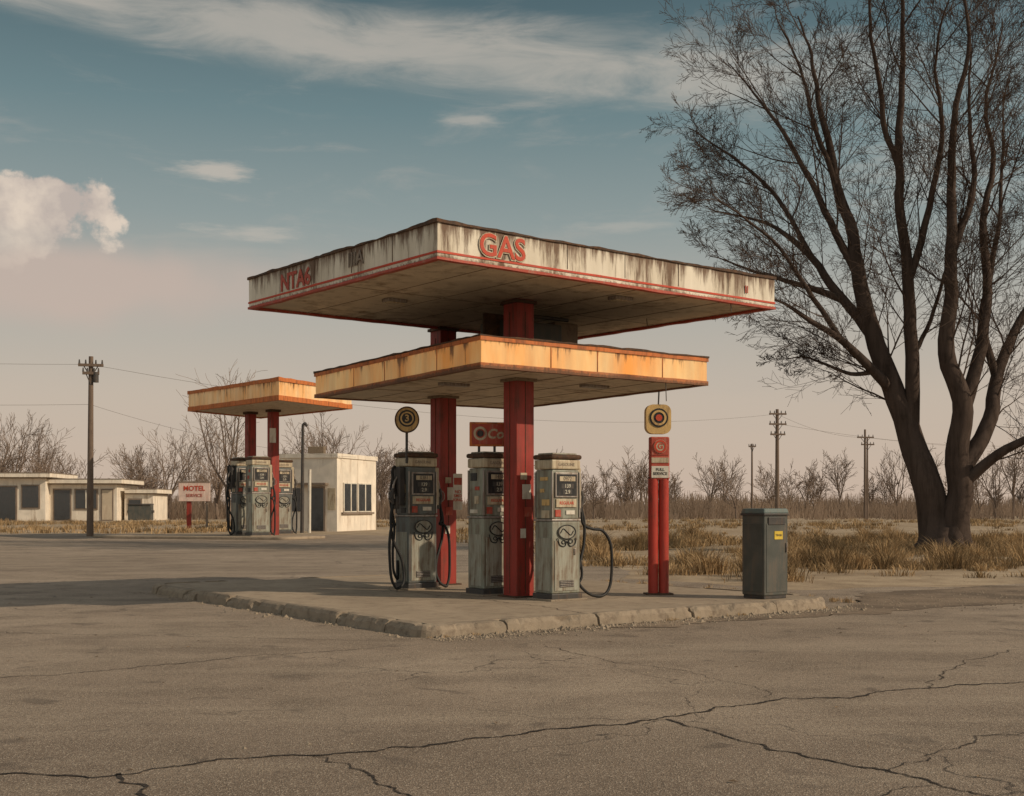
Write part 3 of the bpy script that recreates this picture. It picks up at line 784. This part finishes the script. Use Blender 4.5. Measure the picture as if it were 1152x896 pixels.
# ------------------------------------------------------------------ trees
def sides_for(r): return 8 if r > .15 else 5 if r > .05 else 3
def perp(d, rr):
    v = Vector((rr.uniform(-1, 1), rr.uniform(-1, 1), rr.uniform(-1, 1))); v = v-d*v.dot(d)
    return v.normalized() if v.length > 1e-4 else Vector((1, 0, 0))
def grow(V, F, p, d, L, r, lev, rr, mx, rmin, nch, upk=.10, curv=.12, fr=(.38, .62), kr_=.011):
    ns = 7 if L > 2.5 else 4 if L > 1.2 else 3 if lev < mx else 2
    pts = [p.copy()]; rad = [r]; dd = d.copy()
    for i in range(ns):
        dd = (dd+Vector((rr.gauss(0, curv), rr.gauss(0, curv), rr.gauss(0, curv)+upk))).normalized()
        pts.append(pts[-1]+dd*L/ns); rad.append(max(rmin, r*(1-.8*(i+1)/ns)))
    tube(V, F, pts, rad, sides_for(r))
    if lev >= mx: return
    spawn(V, F, pts, rad, L, lev, rr, mx, rmin, nch, upk, curv, .12, fr, kr_)
def spawn(V, F, pts, rad, L, lev, rr, mx, rmin, nch, upk, curv, t0, fr, kr_, grad=None):
    n = len(pts)-1; c = nch[min(lev, len(nch)-1)]
    c = max(2, int(round(c*rr.uniform(.8, 1.2))))
    for k in range(c):
        t = t0+(1-t0)*(k+rr.random())/c; t = min(t, .995); i = int(t*n); f = t*n-i
        p = pts[i].lerp(pts[i+1], f); r0 = rad[i]*(1-f)+rad[i+1]*f
        d = (pts[i+1]-pts[i]).normalized(); a = R(rr.uniform(22, 50))
        cd = (d*math.cos(a)+perp(d, rr)*math.sin(a)).normalized()
        cl = L*rr.uniform(*fr)*(1.15-.5*t)
        grow(V, F, p, cd, cl, max(rmin, min(r0*.6, cl*kr_)), lev+1, rr, mx, rmin, nch, upk, curv, fr, kr_)

V = []; F = []; V2 = []; F2 = []; rr = random.Random(33); K = .0289
tree_limbs = [
    (.60, .025, 2.0, .30, [(1058, 626), (1056, 590), (1048, 540), (1033, 490), (1012, 435), (988, 372), (976, 300), (965, 240), (950, 170), (940, 100), (925, 40), (915, -10)]),
    (.52, .025, -1.5, .30, [(1072, 626), (1074, 585), (1078, 535), (1075, 465), (1062, 400), (1056, 320), (1060, 240), (1060, 150), (1070, 60), (1065, -30)]),
    (.20, .015, -2.5, .12, [(1014, 440), (985, 418), (945, 388), (905, 366), (872, 350), (835, 342)]),
    (.21, .015, 2.5, .12, [(990, 378), (962, 332), (930, 282), (900, 248), (868, 226), (820, 208)]),
    (.26, .02, -3.0, .15, [(1034, 492), (1030, 400), (1022, 320), (1008, 240), (1003, 160), (1000, 80), (990, 10), (985, -40)]),
    (.32, .02, 3.0, .15, [(1080, 534), (1110, 482), (1130, 425), (1160, 370), (1195, 318), (1235, 250), (1250, 180)]),
    (.24, .02, 2.0, .15, [(1077, 465), (1100, 400), (1110, 340), (1112, 260), (1125, 180), (1130, 90), (1150, 0)]),
    (.22, .02, -3.0, .15, [(1080, 545), (1115, 512), (1150, 490), (1200, 470), (1250, 440)]),
    (.15, .015, 1.5, .10, [(976, 305), (945, 240), (915, 180), (890, 120), (865, 80), (835, 40)]),
    (.14, .015, -1.0, .10, [(962, 332), (920, 318), (880, 308), (840, 300), (800, 288)]),
    (.14, .015, -3.0, .12, [(1022, 320), (1040, 240), (1045, 160), (1030, 90), (1035, 20)]),
    (.15, .015, 3.0, .12, [(1130, 425), (1120, 350), (1140, 270), (1160, 200), (1170, 110), (1190, 30)]),
    (.12, .015, -2.0, .12, [(1005, 200), (980, 140), (965, 80), (960, 20), (950, -30)]),
    (.13, .015, 2.0, .12, [(1055, 300), (1085, 230), (1095, 150), (1100, 80), (1105, 10)]),
    (.12, .015, 2.5, .10, [(930, 282), (895, 215), (860, 165), (825, 130), (795, 100)]),
    (.11, .015, -2.5, .10, [(945, 388), (900, 330), (860, 290), (820, 262), (785, 245)]),
    (.11, .015, 1.0, .10, [(965, 240), (935, 150), (925, 90), (905, 30), (890, -20)]),
    (.09, .012, 1.0, .10, [(985, 418), (960, 420), (935, 408), (915, 398), (895, 400)]),
    (.09, .012, -1.0, .10, [(1030, 400), (1050, 360), (1060, 300), (1082, 260), (1090, 200)]),
]
TB = Vector((14.1, 39.0, 0)); allp = []
for (r0, r1, dy, t0, P) in tree_limbs:
    n = len(P); pts = []
    zs = [1.5+(570-b)*K for a, b in P]; y0 = 0
    x0 = (P[0][0]-1065)*K
    if zs[0] > 1:
        q = min(allp, key=lambda w: (w[0].x-x0)**2+(w[0].z-zs[0])**2)
        y0 = q[0].y; r0 = min(r0, q[1]*.8); start = q[0]
    for i, (a, b_) in enumerate(P):
        u = i/(n-1)
        pts.append(Vector(((a-1065)*K, y0+dy*u**1.2, max(-.05, zs[i]))))
    if zs[0] > 1: pts[0] = start.copy()
    sp = smooth_path(pts, 5)
    for i, p in enumerate(sp):
        if 2 < i < len(sp)-1:
            q = Vector((p.z*.5, p.x*.5, dy)); q2_ = q*3.1
            sp[i] = p+(Vector((noise.noise(q), noise.noise(q+Vector((5, 5, 5))), 0))*.20+Vector((noise.noise(q2_), 0, 0))*.07)*min(1, i/6)
    m = len(sp)-1
    rad = [r1+(r0-r1)*(1-(i/m))**(1.25 if r0 > .4 else 1.1) for i in range(m+1)]
    if zs[0] < 1:
        for i in range(0, 9):
            if sp[i].z < 1.2: rad[i] *= 1+.5*(1-max(0, sp[i].z)/1.2)**2
    tube(V, F, sp, rad, 12 if r0 > .3 else 8)
    for i in range(m):
        for f in (0, .5): allp.append((sp[i].lerp(sp[i+1], f), rad[i]))
    Ltot = sum((sp[i+1]-sp[i]).length for i in range(m))
    spawn(V2, F2, sp, rad, min(Ltot, 10.0)*.72, 0, rr, 4, .0060, [16 if r0 > .25 else 11, 7, 5, 4], .03, .075, t0, (.36, .66), .0095)
for k in range(8):
    a = k*.785+rr.uniform(-.2, .2); x0 = .05
    tube(V, F, smooth_path([(x0+math.cos(a)*.35, math.sin(a)*.3, .75), (x0+math.cos(a)*.62, math.sin(a)*.55, .28), (x0+math.cos(a)*1.1, math.sin(a)*1.0, .02), (x0+math.cos(a)*1.5, math.sin(a)*1.4, -.08)], 4), [.30]*4+[.24]*4+[.16]*4+[.05], 7)
te = empty('bare_tree', TB)
mesh('trunk_and_limbs', V, F, M['bark'], te, True)
mesh('branches', V2, F2, M['twigs'], te)
print('tree faces', len(F2))

V = []; F = []; rr = random.Random(4)
def far_tree(x, y, H, spread=1.):
    rm = .00014*y
    r = H*.015
    base = Vector((x, y, 0)); tl_ = H*rr.uniform(.18, .30)
    top = base+Vector((rr.uniform(-.3, .3), 0, tl_))
    tube(V, F, [base, top], [r*1.3, r], 5)
    for k in range(rr.randint(4, 6)):
        a = rr.uniform(0, 6.28); tilt = rr.uniform(.12, .62)*spread
        d = Vector((math.cos(a)*tilt, math.sin(a)*tilt, 1)).normalized()
        grow(V, F, base+Vector((0, 0, tl_*rr.uniform(.6, 1))), d, H*rr.uniform(.5, .76), r*.6, 1, rr, 3, rm, [6, 8, 6, 4], .04, .10, (.32, .58), .012)
for i in range(125):
    y = rr.uniform(140, 250); x = rr.uniform(-.5, .5)*y
    px = x/y*1350+576
    if noise.noise(Vector((px*.012, 3, 1))) < -.12: continue
    H = rr.choice([5.5, 7, 9, 11, 13])*rr.uniform(.85, 1.1)*(y/200)
    if 620 < px < 1152: H *= .80
    far_tree(x, y, H)
for (px, top, y) in ((15, 462, 150), (45, 470, 165), (-10, 455, 150), (190, 478, 150), (175, 490, 160), (215, 485, 170), (245, 470, 140), (258, 412, 105), (360, 462, 120), (345, 480, 130), (375, 478, 140), (705, 508, 190), (800, 515, 170), (815, 512, 200), (920, 515, 180), (945, 512, 180), (1010, 500, 170), (1120, 495, 150), (1140, 490, 140), (1040, 505, 170), (430, 500, 180), (680, 515, 180)):
    far_tree((px-576)/1350*y, y, 1.5+(570-top)/1350*y*1.0, 1.1)
mesh('distant_trees', V, F, M['twig_hazed'])
print('far faces', len(F))
V = []; F = []
for i in range(1500):
    y = rr.uniform(135, 270); x = rr.uniform(-.5, .5)*y; H = rr.uniform(1.2, 3.9)*(y/200)*(1+.5*noise.noise(Vector((x/y*9, 2, 2))))
    for k in range(22):
        a = rr.uniform(0, 6.28); t_ = abs(rr.gauss(0, .5)); b0 = len(V); w = .00030*y
        bx = x+rr.gauss(0, .9); by = y+rr.gauss(0, .6); h = H*rr.uniform(.5, 1)
        tx = bx+math.cos(a)*t_*h*.7; ty = by+math.sin(a)*t_*h*.7
        V += [(bx-w, by, 0), (bx+w, by, 0), (tx+w*.3, ty, h), (tx-w*.3, ty, h)]; F.append((b0, b0+1, b0+2, b0+3))
mesh('distant_brush', V, F, M['brush_hazed'])

# ------------------------------------------------------------------ dry grass
V = []; F = []; C = []
def tuft(x, y, s, nb, w, lean=.5, tone=1., flat=1.):
    for k in range(nb):
        a = rr.uniform(0, 6.28); q0 = abs(rr.gauss(0, .5)); rad_ = q0*s*flat; h = s*rr.uniform(.4, 1.0)*max(.2, 1-q0*.55)
        bx = x+math.cos(a)*rad_; by = y+math.sin(a)*rad_; l = rr.uniform(.1, lean)*h
        la = a+rr.uniform(-1.4, 1.4); tx = bx+math.cos(la)*l; ty = by+math.sin(la)*l
        f = rr.uniform(0, 6.28); wx = math.cos(f)*w; wy = math.sin(f)*w; b0 = len(V)
        mx_, my_ = (bx*.6+tx*.4), (by*.6+ty*.4)
        V.extend([(bx-wx, by-wy, 0), (bx+wx, by+wy, 0), (mx_+wx*.7, my_+wy*.7, h*.62), (mx_-wx*.7, my_-wy*.7, h*.62), (tx, ty, h*.93)])
        F.append((b0, b0+1, b0+2, b0+3)); F.append((b0+3, b0+2, b0+4))
        q = rr.random(); v = rr.uniform(.6, 1.15)*tone
        c = (.46*v, (.33-.03*q)*v, (.19-.04*q)*v, 1)
        C.extend([c]*2)
cnt = 0
while cnt < 640:
    y = 24+36*rr.random()**1.3; x = rr.uniform(1.2, .52*y)
    edge = 25.2 if x > 12 else (25.6 if x < 5 else 22.8+abs(x-5)*.3)
    if y < edge+.4 or (x < 3 and y < 30): continue
    nz = noise.noise(Vector((x*.28, y*.18, 2)))
    if nz < .0 and rr.random() < .92: continue
    big = rr.random() < .26 and nz > .08
    tuft(x, y, rr.uniform(.55, 1.0) if big else rr.uniform(.14, .42), 230 if big else 75, .0085, 1.0, rr.choice([.55, .8, 1.0]), .85 if big else 1.6); cnt += 1
cnt = 0
while cnt < 560:
    y = rr.uniform(45, 125); x = rr.uniform(-.06, .5)*y
    if noise.noise(Vector((x*.08, y*.05, 7))) < .04 and rr.random() < .95: continue
    tuft(x, y, rr.uniform(.2, .65), 40, .020, 1., rr.choice([.6, .9]), 1.6); cnt += 1
for i in range(700):
    y = rr.uniform(66, 112); x = rr.uniform(-.5, -.06)*y
    if (-17 < x < -7 and y < 80) or noise.noise(Vector((x*.1, y*.08, 3))) < -.05: continue
    tuft(x, y, rr.uniform(.25, .65), 36, .022, 1., rr.choice([.65, .95]), 2.)
for i in range(90):
    a = rr.uniform(0, 6.28); d = rr.uniform(.8, 4); tuft(14.1+math.cos(a)*d, 39+math.sin(a)*d, rr.uniform(.25, .75), 80, .009, .9, rr.choice([.55, .9]))
for i in range(50):
    t = rr.random(); p = Vector((4.9, 18.2)).lerp(Vector((1.5, 23)), t); tuft(p.x+.25+abs(rr.gauss(0, .3)), p.y+.2, rr.uniform(.06, .18), 30, .005)
for i in range(26):
    t = rr.random(); p = N_.lerp(R_, t)+Vector((.57, -.82))*.05; tuft(p.x, p.y, rr.uniform(.03, .09), 18, .003)
go = mesh('dry_grass', V, F, M['grass'])
ca = go.data.color_attributes.new('Col', 'FLOAT_COLOR', 'CORNER')
buf = []
for poly, c in zip(go.data.polygons, C): buf.extend(c*poly.loop_total)
ca.data.foreach_set('color', buf)
print('grass faces', len(F))

# ------------------------------------------------------------------ sky and sun
to_sun = Vector((.95, -.31, 0)).normalized()*math.cos(R(30)); to_sun.z = math.sin(R(30))
w = bpy.data.worlds.new('sky'); scene.world = w; w.use_nodes = True
t = NT(w.node_tree); bg = t.n['Background']
sky = t.n.new('ShaderNodeTexSky'); sky.sky_type = 'NISHITA'; sky.sun_disc = False
sky.sun_elevation = R(30); sky.sun_rotation = math.atan2(to_sun.x, to_sun.y); sky.dust_density = 3; sky.air_density = 1.2
gen = t.n.new('ShaderNodeTexCoord').outputs['Generated']
sp_ = t.n.new('ShaderNodeSeparateXYZ'); t.l.new(gen, sp_.inputs[0]); X, Y, Z = sp_.outputs
hor = t.math('SQRT', t.math('ADD', t.math('MULTIPLY', X, X), t.math('MULTIPLY', Y, Y)))
el = t.math('DIVIDE', Z, t.math('MAXIMUM', hor, .02)); az = t.math('ARCTAN2', X, Y)
grad = t.ramp(el, [(0., (.62, .48, .38)), (.089, (.56, .47, .385)), (.163, (.44, .42, .37)), (.237, (.275, .325, .315)), (.326, (.150, .225, .237)), (.42, (.078, .130, .146)), (.75, (.17, .19, .19)), (1., (.28, .28, .27))])  # overhead stops, out of view, raised as added fill
cmb = t.n.new('ShaderNodeCombineXYZ'); t.l.new(az, cmb.inputs[0]); t.l.new(el, cmb.inputs[1])
uv = cmb.outputs[0]
n_puff = t.noise(uv, 24, 5, .58)
n_st = t.noise(t.mapping(uv, (4.5, 17, 1), (0, 0, R(7))), 1.8, 6, .64, .6)
n_big = t.noise(uv, 7, 3, .6)
wob = t.noise(t.mapping(uv, (8, 40, 1)), 2., 4, .65)
def blob(ca_, ce, rx, ry, nz, amp, lo_, hi_):
    dx = t.math('DIVIDE', t.math('SUBTRACT', az, ca_), rx); dy = t.math('DIVIDE', t.math('SUBTRACT', el, ce), ry)
    d = t.math('SQRT', t.math('ADD', t.math('MULTIPLY', dx, dx), t.math('MULTIPLY', dy, dy)))
    d = t.math('ADD', d, t.math('MULTIPLY', t.math('SUBTRACT', nz, .5), amp))
    return t.map(d, hi_, lo_, 0, 1, True)
col = grad
ctr = t.math('MULTIPLY_ADD', az, -.10, .372)
bd = t.math('DIVIDE', t.math('SUBTRACT', el, ctr), .040)
band = t.math('EXPONENT', t.math('MULTIPLY', t.math('MULTIPLY', bd, bd), -1.))
cir = t.math('MULTIPLY', band, t.math('MULTIPLY_ADD', n_st, 1.5, t.math('MULTIPLY_ADD', n_big, .6, -.25)))
cir = t.map(cir, .22, .92, 0, .72, True)
cir = t.math('MULTIPLY', cir, t.map(az, .20, .34, 1, .35))
col = t.mix(cir, col, (.52, .47, .40))
col = t.mix(t.map(n_st, .50, .78, 0, .30, True), col, (.50, .44, .38))
for (a_, e_, rx, ry, st) in ((-.244, .273, .033, .009, .75), (-.034, .322, .026, .006, .45), (.092, .232, .045, .005, .3), (-.215, .222, .06, .006, .5), (.33, .27, .07, .04, .3)):
    col = t.mix(t.math('MULTIPLY', blob(a_, e_, rx, ry, wob, 3.4, .0, 1.3), st), col, (.58, .51, .43))
col = t.mix(t.math('MULTIPLY', blob(-.36, .178, .21, .040, n_big, 1.3, .3, 1.15), .88), col, (.56, .44, .37))
cu = blob(-.405, .222, .085, .036, n_puff, 2.1, .70, .95)
cu2 = blob(-.365, .238, .055, .026, n_puff, 2.1, .70, .95)
cum = t.math('MAXIMUM', cu, cu2)
cum = t.math('MULTIPLY', cum, t.map(el, .170, .225, 0, 1, True))
shade = t.mix(t.map(n_puff, .38, .60), (.80, .66, .53), (.54, .445, .385))
col = t.mix(t.math('MULTIPLY', cum, .92), col, shade)
back = t.map(Y, .25, -.45, 1., 1.75, True)     # sky boosted behind the viewpoint, added as soft fill light
col = t.scale(col, t.math('MULTIPLY', back, 10.))
mixed = t.mix(.92, sky.outputs[0], col)
t.l.new(mixed, bg.inputs['Color']); bg.inputs['Strength'].default_value = .1
try:
    w.cycles.sampling_method = 'MANUAL'; w.cycles.sample_map_resolution = 256
except Exception as ex: print(ex)

sl = bpy.data.lights.new('sun', 'SUN'); sl.energy = 3.3; sl.angle = R(.6); sl.color = (1., .83, .63)
so = bpy.data.objects.new('sun', sl); COL.objects.link(so); so.rotation_euler = to_sun.to_track_quat('Z', 'Y').to_euler(); so.location = (20, 0, 20)

# ------------------------------------------------------------------ camera
cd = bpy.data.cameras.new('camera'); cam = bpy.data.objects.new('camera', cd); COL.objects.link(cam)
cam.location = (0, 0, 1.5); cam.rotation_euler = (R(90), 0, 0)
cd.sensor_width = 36; cd.lens = 1350/1152*36; cd.shift_y = (570-448)/1152; cd.clip_end = 6000
scene.camera = cam
